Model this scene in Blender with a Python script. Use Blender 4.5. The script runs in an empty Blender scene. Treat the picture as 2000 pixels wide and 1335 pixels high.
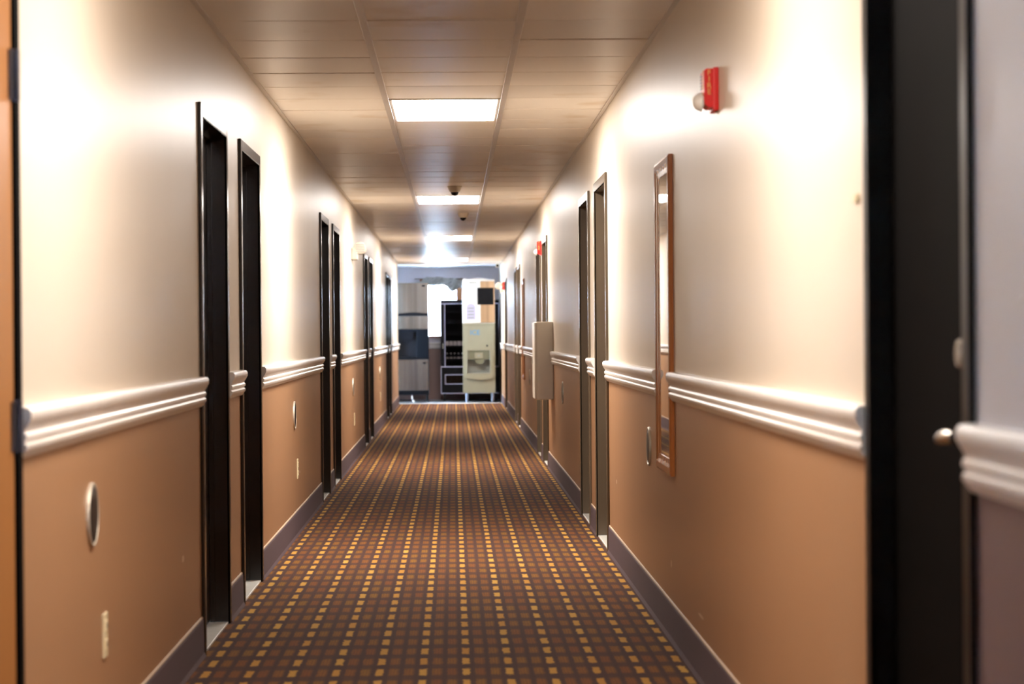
import bpy, bmesh, math, random
from mathutils import Matrix, Vector
random.seed(7)
PI = math.pi
SC = bpy.context.scene
COL = SC.collection

# ------------------------------------------------------------------ camera
YAW, PIT, ROL = 0.0248, -0.0035, -0.0082
CAMZ = 1.1898
fwd = Vector((math.sin(YAW)*math.cos(PIT), math.cos(YAW)*math.cos(PIT), math.sin(PIT)))
rgt = Vector((math.cos(YAW), -math.sin(YAW), 0.0))
upv = rgt.cross(fwd)
r2 = math.cos(ROL)*rgt + math.sin(ROL)*upv
u2 = -math.sin(ROL)*rgt + math.cos(ROL)*upv
cd = bpy.data.cameras.new('camera')
cam = bpy.data.objects.new('camera', cd); COL.objects.link(cam)
M = Matrix((r2, u2, -fwd)).transposed().to_4x4()
M.translation = Vector((0, 0, CAMZ))
cam.matrix_world = M
cd.sensor_width = 36.0
cd.lens = 4611.5/2000*36.0
cd.clip_start = 0.05; cd.clip_end = 300
cd.dof.use_dof = True
cd.dof.focus_distance = 13.5
cd.dof.aperture_fstop = 4.6
SC.camera = cam

# ------------------------------------------------------------------ world, exposure
PANEL = 16.0          # ceiling panel strength
w = bpy.data.worlds.new('sky'); SC.world = w; w.use_nodes = True
bg = w.node_tree.nodes['Background']
bg.inputs['Color'].default_value = (0.58, 0.77, 1.0, 1)
bg.inputs['Strength'].default_value = 18.0
vs = SC.view_settings
vs.view_transform = 'Standard'; vs.look = 'None'; vs.gamma = 1.0; vs.use_curve_mapping = False
vs.exposure = 1.72

# ------------------------------------------------------------------ dimensions (metres, from the photograph)
A, B, H = 0.942, 0.838, 2.407          # left wall x=-A, right wall x=B, ceiling height
Y_START, Y_END, Y_BACK = -3.0, 40.3, 43.2
RAIL0, RAIL1 = 0.930, 1.040
BASEH = 0.145

# ------------------------------------------------------------------ materials
def lin(h):
    h = h.lstrip('#')
    out = []
    for i in (0, 2, 4):
        c = int(h[i:i+2], 16)/255
        out.append(c/12.92 if c <= .04045 else ((c+.055)/1.055)**2.4)
    return (*out, 1.0)

def new_mat(name):
    m = bpy.data.materials.new(name); m.use_nodes = True
    nt = m.node_tree
    return m, nt, nt.nodes['Principled BSDF']

def N(nt, kind, **kw):
    n = nt.nodes.new(kind)
    for k, v in kw.items(): setattr(n, k, v)
    return n

def math_node(nt, op, a, b=None, c=None):
    n = N(nt, 'ShaderNodeMath', operation=op)
    for i, v in enumerate((a, b, c)):
        if v is None: continue
        if isinstance(v, (int, float)): n.inputs[i].default_value = v
        else: nt.links.new(v, n.inputs[i])
    return n.outputs[0]

def mat(name, col, rough=.5, metal=0.0, var=.06, scale=(8, 8, 8), bump=0.0, bscale=60, spec=.5, coat=0.0, per_object=0.0):
    """Plain painted / metal / plastic finish with a little procedural mottling and relief."""
    m, nt, p = new_mat(name)
    tc = N(nt, 'ShaderNodeTexCoord'); mp = N(nt, 'ShaderNodeMapping')
    mp.inputs['Scale'].default_value = scale
    nt.links.new(tc.outputs['Object'], mp.inputs['Vector'])
    nz = N(nt, 'ShaderNodeTexNoise'); nz.inputs['Scale'].default_value = 1.0; nz.inputs['Detail'].default_value = 4
    nt.links.new(mp.outputs[0], nz.inputs['Vector'])
    mr = N(nt, 'ShaderNodeMapRange')
    mr.inputs['To Min'].default_value = 1-var; mr.inputs['To Max'].default_value = 1+var
    nt.links.new(nz.outputs['Fac'], mr.inputs['Value'])
    val = mr.outputs[0]
    if per_object:
        oi = N(nt, 'ShaderNodeObjectInfo')
        val = math_node(nt, 'MULTIPLY', val, math_node(nt, 'MULTIPLY_ADD', oi.outputs['Random'], per_object, 1-per_object/2))
    mx = N(nt, 'ShaderNodeVectorMath', operation='SCALE')
    mx.inputs[0].default_value = lin(col)[:3]
    nt.links.new(val, mx.inputs['Scale'])
    nt.links.new(mx.outputs[0], p.inputs['Base Color'])
    p.inputs['Roughness'].default_value = rough; p.inputs['Metallic'].default_value = metal
    p.inputs['Specular IOR Level'].default_value = spec; p.inputs['Coat Weight'].default_value = coat
    if bump:
        n2 = N(nt, 'ShaderNodeTexNoise'); n2.inputs['Scale'].default_value = bscale; n2.inputs['Detail'].default_value = 3
        nt.links.new(tc.outputs['Object'], n2.inputs['Vector'])
        bp = N(nt, 'ShaderNodeBump'); bp.inputs['Strength'].default_value = bump; bp.inputs['Distance'].default_value = .004
        nt.links.new(n2.outputs['Fac'], bp.inputs['Height']); nt.links.new(bp.outputs[0], p.inputs['Normal'])
    return m

def wall_paint(name, upper, lower, chips=()):
    """Semi-gloss wall covering in two paints, split behind the chair rail; a few chips where the plaster shows."""
    m, nt, p = new_mat(name)
    tc = N(nt, 'ShaderNodeTexCoord'); sx = N(nt, 'ShaderNodeSeparateXYZ')
    nt.links.new(tc.outputs['Object'], sx.inputs[0])
    step = math_node(nt, 'GREATER_THAN', sx.outputs['Z'], .985)
    mp = N(nt, 'ShaderNodeMapping'); mp.inputs['Scale'].default_value = (1.2, 1.2, .5)
    nt.links.new(tc.outputs['Object'], mp.inputs['Vector'])
    nz = N(nt, 'ShaderNodeTexNoise'); nz.inputs['Scale'].default_value = 1.5; nz.inputs['Detail'].default_value = 5
    nt.links.new(mp.outputs[0], nz.inputs['Vector'])
    mix = N(nt, 'ShaderNodeMix', data_type='RGBA')
    nt.links.new(step, mix.inputs['Factor'])
    mix.inputs['A'].default_value = lin(lower); mix.inputs['B'].default_value = lin(upper)
    mr = N(nt, 'ShaderNodeMapRange'); mr.inputs['To Min'].default_value = .95; mr.inputs['To Max'].default_value = 1.05
    nt.links.new(nz.outputs['Fac'], mr.inputs['Value'])
    sc = N(nt, 'ShaderNodeVectorMath', operation='SCALE')
    nt.links.new(mix.outputs['Result'], sc.inputs[0]); nt.links.new(mr.outputs[0], sc.inputs['Scale'])
    col = sc.outputs[0]
    for (cy, cz, ry, rz) in chips:
        a = math_node(nt, 'DIVIDE', math_node(nt, 'SUBTRACT', sx.outputs['Y'], cy), ry)
        b = math_node(nt, 'DIVIDE', math_node(nt, 'SUBTRACT', sx.outputs['Z'], cz), rz)
        d = math_node(nt, 'ADD', math_node(nt, 'MULTIPLY', a, a), math_node(nt, 'MULTIPLY', b, b))
        k = math_node(nt, 'LESS_THAN', d, 1.0)
        mm = N(nt, 'ShaderNodeMix', data_type='RGBA')
        nt.links.new(k, mm.inputs['Factor']); nt.links.new(col, mm.inputs['A']); mm.inputs['B'].default_value = lin('#d9c4ac')
        col = mm.outputs['Result']
    nt.links.new(col, p.inputs['Base Color'])
    p.inputs['Roughness'].default_value = .39; p.inputs['Specular IOR Level'].default_value = .5
    # vinyl wall covering: fine vertical grain
    m2 = N(nt, 'ShaderNodeMapping'); m2.inputs['Scale'].default_value = (90, 90, 14)
    nt.links.new(tc.outputs['Object'], m2.inputs['Vector'])
    n2 = N(nt, 'ShaderNodeTexNoise'); n2.inputs['Scale'].default_value = 1.0; n2.inputs['Detail'].default_value = 3
    nt.links.new(m2.outputs[0], n2.inputs['Vector'])
    bp = N(nt, 'ShaderNodeBump'); bp.inputs['Strength'].default_value = .14; bp.inputs['Distance'].default_value = .003
    nt.links.new(n2.outputs['Fac'], bp.inputs['Height']); nt.links.new(bp.outputs[0], p.inputs['Normal'])
    return m

def carpet_material():
    """Broadloom: plum-brown ground, gold dashes in single columns, dull ribbed dashes in double columns between."""
    m, nt, p = new_mat('carpet_weave')
    tc = N(nt, 'ShaderNodeTexCoord'); sx = N(nt, 'ShaderNodeSeparateXYZ')
    nt.links.new(tc.outputs['Object'], sx.inputs[0])
    U = math_node(nt, 'DIVIDE', math_node(nt, 'SUBTRACT', sx.outputs['X'], -.879-.016), .1525)
    V = math_node(nt, 'DIVIDE', math_node(nt, 'SUBTRACT', sx.outputs['Y'], 8.57-.095), .272)
    wz = N(nt, 'ShaderNodeTexNoise'); wz.inputs['Scale'].default_value = 55; wz.inputs['Detail'].default_value = 1
    nt.links.new(tc.outputs['Object'], wz.inputs['Vector'])
    ws = N(nt, 'ShaderNodeSeparateColor'); nt.links.new(wz.outputs['Color'], ws.inputs[0])
    U = math_node(nt, 'ADD', U, math_node(nt, 'MULTIPLY', math_node(nt, 'SUBTRACT', ws.outputs[0], .5), .10))
    V = math_node(nt, 'ADD', V, math_node(nt, 'MULTIPLY', math_node(nt, 'SUBTRACT', ws.outputs[1], .5), .22))
    uf = math_node(nt, 'FRACT', math_node(nt, 'ADD', U, 20.0)); vf = math_node(nt, 'FRACT', math_node(nt, 'ADD', V, 60.0))
    ui = math_node(nt, 'FLOOR', math_node(nt, 'MULTIPLY', U, 3.0)); vi = math_node(nt, 'FLOOR', V)
    cx = N(nt, 'ShaderNodeCombineXYZ'); nt.links.new(ui, cx.inputs[0]); nt.links.new(vi, cx.inputs[1])
    wn = N(nt, 'ShaderNodeTexWhiteNoise', noise_dimensions='3D'); nt.links.new(cx.outputs[0], wn.inputs['Vector'])
    def smooth(x, lo, hi):
        n = N(nt, 'ShaderNodeMapRange', interpolation_type='SMOOTHSTEP')
        nt.links.new(x, n.inputs['Value']); n.inputs['From Min'].default_value = lo; n.inputs['From Max'].default_value = hi
        return n.outputs[0]
    def band(x, lo, hi, e):
        return math_node(nt, 'MULTIPLY', smooth(x, lo-e, lo+e), math_node(nt, 'SUBTRACT', 1.0, smooth(x, hi-e, hi+e)))
    rowg = band(vf, .06, .64, .05)
    rowd = math_node(nt, 'MULTIPLY_ADD', band(vf, .08, .66, .09), .88, .12)
    gold = math_node(nt, 'MULTIPLY', band(uf, .02, .19, .02), rowg)
    dull = math_node(nt, 'MULTIPLY', math_node(nt, 'ADD', band(uf, .32, .54, .035), band(uf, .67, .89, .035)), rowd)
    rib = math_node(nt, 'GREATER_THAN', math_node(nt, 'FRACT', math_node(nt, 'MULTIPLY', uf, 14.0)), .32)
    dull = math_node(nt, 'MULTIPLY', dull, math_node(nt, 'MULTIPLY_ADD', rib, .40, .55))
    dull = math_node(nt, 'MULTIPLY', dull, math_node(nt, 'MULTIPLY_ADD', wn.outputs['Value'], .35, .65))
    nz = N(nt, 'ShaderNodeTexNoise'); nz.inputs['Scale'].default_value = 260; nz.inputs['Detail'].default_value = 2
    nt.links.new(tc.outputs['Object'], nz.inputs['Vector'])
    ramp = N(nt, 'ShaderNodeValToRGB'); nt.links.new(wn.outputs['Value'], ramp.inputs[0])
    ramp.color_ramp.elements[0].color = lin('#925826'); ramp.color_ramp.elements[1].color = lin('#8a6229')
    m1 = N(nt, 'ShaderNodeMix', data_type='RGBA'); nt.links.new(dull, m1.inputs['Factor'])
    m1.inputs['A'].default_value = lin('#4e3934'); nt.links.new(ramp.outputs[0], m1.inputs['B'])
    r3 = N(nt, 'ShaderNodeValToRGB'); nt.links.new(wn.outputs['Value'], r3.inputs[0])
    r3.color_ramp.elements[0].color = lin('#b9853c'); r3.color_ramp.elements[1].color = lin('#c79a4a')
    m2 = N(nt, 'ShaderNodeMix', data_type='RGBA'); nt.links.new(gold, m2.inputs['Factor'])
    nt.links.new(m1.outputs['Result'], m2.inputs['A']); nt.links.new(r3.outputs[0], m2.inputs['B'])
    mr = N(nt, 'ShaderNodeMapRange'); mr.inputs['To Min'].default_value = .7; mr.inputs['To Max'].default_value = 1.3
    nt.links.new(nz.outputs['Fac'], mr.inputs['Value'])
    sc = N(nt, 'ShaderNodeVectorMath', operation='SCALE')
    nt.links.new(m2.outputs['Result'], sc.inputs[0]); nt.links.new(mr.outputs[0], sc.inputs['Scale'])
    nt.links.new(sc.outputs[0], p.inputs['Base Color'])
    p.inputs['Roughness'].default_value = .9; p.inputs['Specular IOR Level'].default_value = .1
    bp = N(nt, 'ShaderNodeBump'); bp.inputs['Strength'].default_value = .5; bp.inputs['Distance'].default_value = .004
    nt.links.new(nz.outputs['Fac'], bp.inputs['Height']); nt.links.new(bp.outputs[0], p.inputs['Normal'])
    return m

def tile_material():
    """Smooth vinyl-faced ceiling tile, each panel a touch different, some with a faint water stain."""
    m, nt, p = new_mat('ceiling_tile_vinyl')
    oi = N(nt, 'ShaderNodeObjectInfo'); tc = N(nt, 'ShaderNodeTexCoord')
    ad = N(nt, 'ShaderNodeVectorMath', operation='ADD'); nt.links.new(tc.outputs['Object'], ad.inputs[0])
    nt.links.new(oi.outputs['Location'], ad.inputs[1])
    mp = N(nt, 'ShaderNodeMapping'); mp.inputs['Scale'].default_value = (1.6, 1.2, 1)
    nt.links.new(ad.outputs[0], mp.inputs['Vector'])
    nz = N(nt, 'ShaderNodeTexNoise'); nz.inputs['Scale'].default_value = 1.3; nz.inputs['Detail'].default_value = 6
    nt.links.new(mp.outputs[0], nz.inputs['Vector'])
    rp = N(nt, 'ShaderNodeValToRGB'); nt.links.new(nz.outputs['Fac'], rp.inputs[0])
    rp.color_ramp.elements[0].position = .60; rp.color_ramp.elements[0].color = lin('#f8f0e4')
    rp.color_ramp.elements[1].position = .80; rp.color_ramp.elements[1].color = lin('#d8c09c')
    k = math_node(nt, 'MULTIPLY_ADD', oi.outputs['Random'], .12, .94)
    sc = N(nt, 'ShaderNodeVectorMath', operation='SCALE')
    nt.links.new(rp.outputs[0], sc.inputs[0]); nt.links.new(k, sc.inputs['Scale'])
    nt.links.new(sc.outputs[0], p.inputs['Base Color'])
    p.inputs['Roughness'].default_value = .36
    return m

def emit(name, col, strength):
    m, nt, p = new_mat(name)
    p.inputs['Base Color'].default_value = (.8, .8, .8, 1)
    p.inputs['Emission Color'].default_value = lin(col); p.inputs['Emission Strength'].default_value = strength
    return m

def steel(name, col='#918d89', rough=.16):
    m, nt, p = new_mat(name)
    tc = N(nt, 'ShaderNodeTexCoord'); mp = N(nt, 'ShaderNodeMapping'); mp.inputs['Scale'].default_value = (3.6, 3.6, .08)
    nt.links.new(tc.outputs['Object'], mp.inputs['Vector'])
    nz = N(nt, 'ShaderNodeTexNoise'); nz.inputs['Scale'].default_value = 1.0; nz.inputs['Detail'].default_value = 3
    nt.links.new(mp.outputs[0], nz.inputs['Vector'])
    mr = N(nt, 'ShaderNodeMapRange'); mr.inputs['From Min'].default_value = .32; mr.inputs['From Max'].default_value = .68; mr.inputs['To Min'].default_value = .30; mr.inputs['To Max'].default_value = 1.35  # vertical dark and bright reflection bands painted into the base colour
    nt.links.new(nz.outputs['Fac'], mr.inputs['Value'])
    sc = N(nt, 'ShaderNodeVectorMath', operation='SCALE'); sc.inputs[0].default_value = lin(col)[:3]
    nt.links.new(mr.outputs[0], sc.inputs['Scale']); nt.links.new(sc.outputs[0], p.inputs['Base Color'])
    p.inputs['Metallic'].default_value = .85; p.inputs['Roughness'].default_value = rough
    return m

def glass(name, ior=1.45, tint=(1, 1, 1, 1)):
    m, nt, p = new_mat(name)
    out = nt.nodes['Material Output']
    tr = N(nt, 'ShaderNodeBsdfTransparent'); tr.inputs[0].default_value = tint
    gl = N(nt, 'ShaderNodeBsdfGlossy'); gl.inputs['Roughness'].default_value = .03
    fr = N(nt, 'ShaderNodeFresnel'); fr.inputs[0].default_value = ior
    mx = N(nt, 'ShaderNodeMixShader')
    nt.links.new(fr.outputs[0], mx.inputs[0]); nt.links.new(tr.outputs[0], mx.inputs[1]); nt.links.new(gl.outputs[0], mx.inputs[2])
    nt.links.new(mx.outputs[0], out.inputs['Surface'])
    nt.nodes.remove(p)
    return m

def sheet_material():
    m = mat('grey_plastic_sheet', '#d4d4d0', .35, var=.2, scale=(12, 12, 12)); nt = m.node_tree
    p = nt.nodes['Principled BSDF']; out = nt.nodes['Material Output']
    tl = N(nt, 'ShaderNodeBsdfTranslucent'); tl.inputs[0].default_value = lin('#b4b4b0')
    mx = N(nt, 'ShaderNodeMixShader'); mx.inputs[0].default_value = .05
    nt.links.new(p.outputs[0], mx.inputs[1]); nt.links.new(tl.outputs[0], mx.inputs[2]); nt.links.new(mx.outputs[0], out.inputs['Surface'])
    return m

UP, LO = '#dfd2c0', '#ad8460'
MT = dict(
    wall_l=wall_paint('wall_covering_left', UP, LO, [(8.2, .42, .03, .012), (14.4, .36, .03, .008)]),
    wall_r=wall_paint('wall_covering_right', UP, LO, [(9.14, .293, .02, .014), (8.05, .22, .09, .006), (12.2, .42, .03, .012)]),
    wall_a=wall_paint('wall_covering_alcove', '#dedae4', '#94776f'),
    wall_e_cool=wall_paint('wall_covering_entry_daylight_tint', '#c9c8ce', '#796565'),  # cool, dim daylight on this section put into its paint colours
    carpet=carpet_material(),
    tile=tile_material(),
    plenum=mat('ceiling_gap', '#5d4c3c', .8),
    grid=mat('ceiling_grid_metal', '#d6cfc6', .3, 0.2),
    rail=mat('white_gloss_paint', '#efe9e2', .28),
    base=mat('plum_carpet_base', '#5a4a50', .75, bump=.4, bscale=240),
    caulk=mat('cream_caulk', '#c2ac93', .6),
    dark=mat('dark_brown_enamel', '#261a11', .22),
    dleaf=mat('dark_brown_door_veneer', '#271b12', .3, scale=(30, 30, 1.5), var=.25),
    black=mat('black_enamel', '#060505', .7, spec=.03),
    blackf=mat('black_frame_enamel', '#080607', .35, spec=.4),
    taupe=mat('taupe_brown_enamel', '#5a4d3e', .25),
    tleaf=mat('taupe_door_veneer', '#504335', .32, scale=(30, 30, 1.5), var=.2),
    oak=mat('orange_oak', '#a8703a', .38, scale=(24, 24, 1.2), var=.22),
    marble=mat('white_marble', '#dfdcd2', .3, scale=(14, 14, 14), var=.14),
    chrome=mat('brushed_nickel', '#b7b3ad', .25, 1.0),
    hinge=mat('dark_steel', '#5b5a62', .35, .8),
    mirror=mat('mirror_glass', '#e6e6e4', .02, 1.0, var=.0),
    frame=mat('varnished_pine', '#b26d38', .25, scale=(20, 20, 1.5), var=.2),
    white=mat('white_plastic', '#ebe7df', .35),
    lampw=mat('greyish_white_plastic', '#bdb6a8', .4),  # one even greyish white, a tone below the other white plastic
    ivory=mat('ivory_plastic', '#e8d9b2', .35),
    slot=mat('dark_slot', '#2a2420', .6),
    red=mat('red_alarm_plastic', '#dc1f1c', .35),
    yellow=mat('faded_lettering', '#e8b86a', .5),
    lens=glass('clear_lens', tint=(.92, .94, .95, 1)),
    reflector=mat('strobe_reflector', '#e6e6e6', .15, .7),
    disc=mat('dull_bronze', '#2b2420', .45, .3),
    panelbox=mat('beige_enamel', '#f0e8da', .35),
    rback=mat('slate_liner', '#1e2127', .4, 0, scale=(7, 7, .5), var=.5, spec=.15),
    fascia=mat('slate_black_plastic', '#0e1218', .5, spec=.06),
    satin=mat('satin_metal', '#c9bfae', .5, .4),
    smoke=mat('smoked_dome', '#0e0c0c', .08, spec=.3),
    camw=mat('camera_housing', '#d8cbb8', .4),
    diffuser=emit('light_diffuser', '#fff7f0', PANEL),
    diffuser_dim=emit('light_diffuser_dimmed', '#fff3e8', PANEL*.6),  # weaker emission for the unseen added panel, to hold down the near walls
    beige=mat('almond_enamel', '#8e8b76', .38),
    grey=mat('grey_plastic', '#8f948f', .4),
    dgrey=mat('olive_grey_plastic', '#6d6f5a', .5),
    blackp=mat('black_plastic', '#0d0f14', .35, spec=.12),
    blacks=mat('charcoal_plastic', '#1b1e24', .35, spec=.2),
    steel=steel('stainless'),
    steelw=steel('stainless_warm', '#c9a988', .32),
    trim=mat('lavender_trim', '#b4b0c8', .35),
    blue=mat('blue_lettering', '#3f86b8', .5),
    pane=glass('window_pane'),
    sheet=sheet_material(),
    floor=mat('grey_vinyl_tile', '#6f7478', .3, var=.15, scale=(5, 5, 5)),
    strip=mat('aluminium_strip', '#c7cdd2', .3, .8),
    alc=mat('white_ceiling_paint', '#dcdce2', .5),
    packet=mat('pale_packet', '#d9c7bd', .4, per_object=.4),
    cap=mat('white_cap', '#e8e4e0', .4),
    rubber=mat('black_rubber', '#111111', .7),
    galv=mat('grey_leg_steel', '#9aa3b4', .35, .5),
)

# ------------------------------------------------------------------ mesh helpers
def link(name, me, m=None, parent=None, loc=None):
    o = bpy.data.objects.new(name, me); COL.objects.link(o)
    if m is not None and me is not None: me.materials.append(MT[m] if isinstance(m, str) else m)
    if parent is not None: o.parent = parent
    if loc is not None: o.location = loc
    return o

def add_box(bm, x0, x1, y0, y1, z0, z1, bev=0.0, seg=2):
    vs_ = [bm.verts.new((x, y, z)) for x in (x0, x1) for y in (y0, y1) for z in (z0, z1)]
    f = [(0, 1, 3, 2), (4, 6, 7, 5), (0, 4, 5, 1), (2, 3, 7, 6), (0, 2, 6, 4), (1, 5, 7, 3)]
    fs = [bm.faces.new([vs_[i] for i in q]) for q in f]
    if bev:
        es = list({e for q in fs for e in q.edges})
        bmesh.ops.bevel(bm, geom=es, offset=bev, segments=seg, affect='EDGES', profile=.5)

def add_prism(bm, poly, axis, a, b):
    """Extrude a 2-D polygon along axis ('x': poly=(y,z); 'y': (x,z); 'z': (x,y))."""
    def P(q, t):
        return {'x': (t, q[0], q[1]), 'y': (q[0], t, q[1]), 'z': (q[0], q[1], t)}[axis]
    v0 = [bm.verts.new(P(q, a)) for q in poly]; v1 = [bm.verts.new(P(q, b)) for q in poly]
    n = len(poly)
    bm.faces.new(v0[::-1]); bm.faces.new(v1)
    for i in range(n): bm.faces.new((v0[i], v0[(i+1) % n], v1[(i+1) % n], v1[i]))

def add_lathe(bm, prof, axis='z', origin=(0, 0, 0), seg=24):
    """prof: list of (radius, height) turned about an axis through origin."""
    o = Vector(origin); rings = []
    for r, h in prof:
        ring = []
        for i in range(seg):
            t = 2*PI*i/seg; c, s = r*math.cos(t), r*math.sin(t)
            q = {'z': (c, s, h), 'x': (h, c, s), 'y': (c, h, s)}[axis]
            ring.append(bm.verts.new(o+Vector(q)))
        rings.append(ring)
    for a, b in zip(rings, rings[1:]):
        for i in range(seg):
            bm.faces.new((a[i], a[(i+1) % seg], b[(i+1) % seg], b[i]))
    if prof[0][0] > 1e-6: bm.faces.new(rings[0][::-1])
    if prof[-1][0] > 1e-6: bm.faces.new(rings[-1])

def add_tube(bm, pts, r, seg=10):
    pts = [Vector(p) for p in pts]; rings = []
    for i, p in enumerate(pts):
        d = (pts[min(i+1, len(pts)-1)]-pts[max(i-1, 0)]).normalized()
        a = d.orthogonal().normalized(); b = d.cross(a)
        rr = r[i] if isinstance(r, (list, tuple)) else r
        rings.append([bm.verts.new(p+rr*(math.cos(2*PI*k/seg)*a+math.sin(2*PI*k/seg)*b)) for k in range(seg)])
    for a, b in zip(rings, rings[1:]):
        # keep ring orientation consistent
        k0 = min(range(seg), key=lambda k: (a[0].co-b[k].co).length)
        for i in range(seg):
            bm.faces.new((a[i], a[(i+1) % seg], b[(k0+i+1) % seg], b[(k0+i) % seg]))
    bm.faces.new(rings[0][::-1]); bm.faces.new(rings[-1])

def finish(bm, name, smooth=False):
    bmesh.ops.remove_doubles(bm, verts=bm.verts, dist=1e-6)
    bmesh.ops.recalc_face_normals(bm, faces=bm.faces)
    me = bpy.data.meshes.new(name); bm.to_mesh(me); bm.free()
    if smooth:
        for p in me.polygons: p.use_smooth = True
        try: me.set_sharp_from_angle(angle=math.radians(40))
        except Exception: pass
    return me

def boxes(name, lst, m, parent=None, bev=0.0, loc=None):
    bm = bmesh.new()
    for b in lst: add_box(bm, *b, bev=bev)
    return link(name, finish(bm, name), m, parent, loc)

def prism(name, poly, axis, a, b, m, parent=None, smooth=False, loc=None):
    bm = bmesh.new(); add_prism(bm, poly, axis, a, b)
    return link(name, finish(bm, name, smooth), m, parent, loc)

def lathe(name, prof, m, parent=None, axis='z', origin=(0, 0, 0), seg=28, loc=None):
    bm = bmesh.new(); add_lathe(bm, prof, axis, origin, seg)
    return link(name, finish(bm, name, True), m, parent, loc)

def tube(name, pts, r, m, parent=None, seg=10):
    bm = bmesh.new(); add_tube(bm, pts, r, seg)
    return link(name, finish(bm, name, True), m, parent)

def text(name, body, size, m, parent, mat4, ext=.001):
    cu = bpy.data.curves.new(name, 'FONT'); cu.body = body; cu.size = size
    cu.align_x = 'CENTER'; cu.align_y = 'CENTER'; cu.extrude = ext; cu.resolution_u = 3; cu.offset = size*.008
    t = bpy.data.objects.new(name+'_src', cu); COL.objects.link(t)
    dg = bpy.context.evaluated_depsgraph_get()
    me = bpy.data.meshes.new_from_object(t.evaluated_get(dg))
    bpy.data.objects.remove(t); me.transform(mat4)
    me.materials.clear()
    return link(name, me, m, parent)

def tag(o, label, cat, group=None, kind=None):
    o['label'] = label; o['category'] = cat
    if group: o['group'] = group
    if kind: o['kind'] = kind
    return o

def thing(name, label, cat, loc=(0, 0, 0), rz=0.0, group=None, kind=None):
    o = bpy.data.objects.new(name, None); COL.objects.link(o)
    o.empty_display_size = .1; o.location = loc; o.rotation_euler = (0, 0, rz)
    return tag(o, label, cat, group, kind)

def dup(root, loc, rz, label=None, group=None, name=None):
    r = root.copy(); COL.objects.link(r); r.location = loc; r.rotation_euler = (0, 0, rz)
    if name: r.name = name
    if label: r['label'] = label
    if group: r['group'] = group
    for ch in list(root.children):
        c = ch.copy(); COL.objects.link(c); c.parent = r
        for g in list(ch.children):
            d = g.copy(); COL.objects.link(d); d.parent = c
    return r

# local frame of wall things: +X out of the wall, Y along it.  Left wall: turn 0; right wall: turn 180 degrees
def on_left(y, z=0.0): return dict(loc=(-A, y, z), rz=0.0)
def on_right(y, z=0.0): return dict(loc=(B, y, z), rz=PI)

# ------------------------------------------------------------------ door positions (centres along the hall)
DW = 1.04                                   # over the frame
L_DOORS = [9.30, 10.95, 17.25, 18.94, 25.34, 26.92, 33.50, 34.95]
R_DOORS = [13.27, 14.93, 21.38, 22.95, 29.85, 31.35, 37.25]
R_NEAR = 4.245
L_OAK = (4.02, 5.10)                        # opening of the oak door
OPEN_W, OPEN_H = .98, 2.03

# ------------------------------------------------------------------ shell
WT = .16
def wall(name, x0, x1, y0, y1, openings, m, label):
    """openings: (ya, yb, za, zb); solid boxes between, under and over them."""
    bm = bmesh.new(); y = y0
    for (a, b, za, zb) in sorted(openings):
        if a > y+1e-6: add_box(bm, x0, x1, y, a, 0, H+.12)
        add_box(bm, x0, x1, a, b, zb, H+.12)
        if za > 0: add_box(bm, x0, x1, a, b, 0, za)
        y = b
    add_box(bm, x0, x1, y, y1, 0, H+.12)
    return tag(link(name, finish(bm, name), m), label, 'wall', kind='structure')

W2 = (.3, 1.8, .95, 2.15)                  # unseen side window added by the camera for cool daylight
ops_l = [W2, (L_OAK[0], L_OAK[1], 0, OPEN_H+.02)]+[(c-OPEN_W/2, c+OPEN_W/2, 0, OPEN_H) for c in L_DOORS]
ops_r = [(R_NEAR-.45, R_NEAR+.45, 0, OPEN_H)]+[(c-OPEN_W/2, c+OPEN_W/2, 0, OPEN_H) for c in R_DOORS]
wall('wall_left', -A-WT, -A, Y_START, Y_END, ops_l, 'wall_l', 'glossy beige and tan wall with emergency light and outlets')
wall('wall_entry', B, B+WT, Y_START, R_NEAR-.45, [], 'wall_e_cool', 'lavender grey and mauve wall section, cool daylight tint painted in, before the black door')
wall('wall_right', B, B+WT, R_NEAR-.45, Y_BACK, ops_r, 'wall_r', 'glossy beige and tan wall with framed mirrors and fire alarms')
AX = -2.3                                   # the alcove widens to the left behind the corner
tag(boxes('wall_front', [(-A-WT, B+WT, Y_START-.15, Y_START, 0, H+.12)], 'wall_l'), 'plain beige and tan wall closing the hall behind the camera', 'wall', kind='structure')
WX0, WX1, WZ0, WZ1 = -.52, .085, 1.165, 2.13
bm = bmesh.new()
add_box(bm, AX-.15, WX0, Y_BACK, Y_BACK+.15, 0, H+.12); add_box(bm, WX1, B+WT, Y_BACK, Y_BACK+.15, 0, H+.12)
add_box(bm, WX0, WX1, Y_BACK, Y_BACK+.15, 0, WZ0); add_box(bm, WX0, WX1, Y_BACK, Y_BACK+.15, WZ1, H+.12)
tag(link('wall_back', finish(bm, 'wall_back'), 'wall_a'), 'lavender grey end wall with a bright window behind the ice machines', 'wall', kind='structure')
W3 = (40.45, 41.65, .06, 2.12)             # unseen glazed opening added round the corner to let in cool daylight
wall('wall_alcove_side', AX-.15, AX, Y_END-.15, Y_BACK, [W3], 'wall_a', 'side wall of the ice machine alcove with an added glazed opening')
tag(boxes('wall_alcove_return', [(AX, -A-WT, Y_END-.15, Y_END, 0, H+.12)], 'wall_a'), 'return wall at the corner of the ice machine alcove', 'wall', kind='structure')
tag(boxes('floor', [(-A-.3, B+.3, Y_START-.2, Y_END, -.14, -.01), (AX-.2, B+.3, Y_END, Y_BACK+.2, -.14, 0)], 'floor'), 'grey vinyl floor under the ice machines', 'floor', kind='structure')
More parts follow.
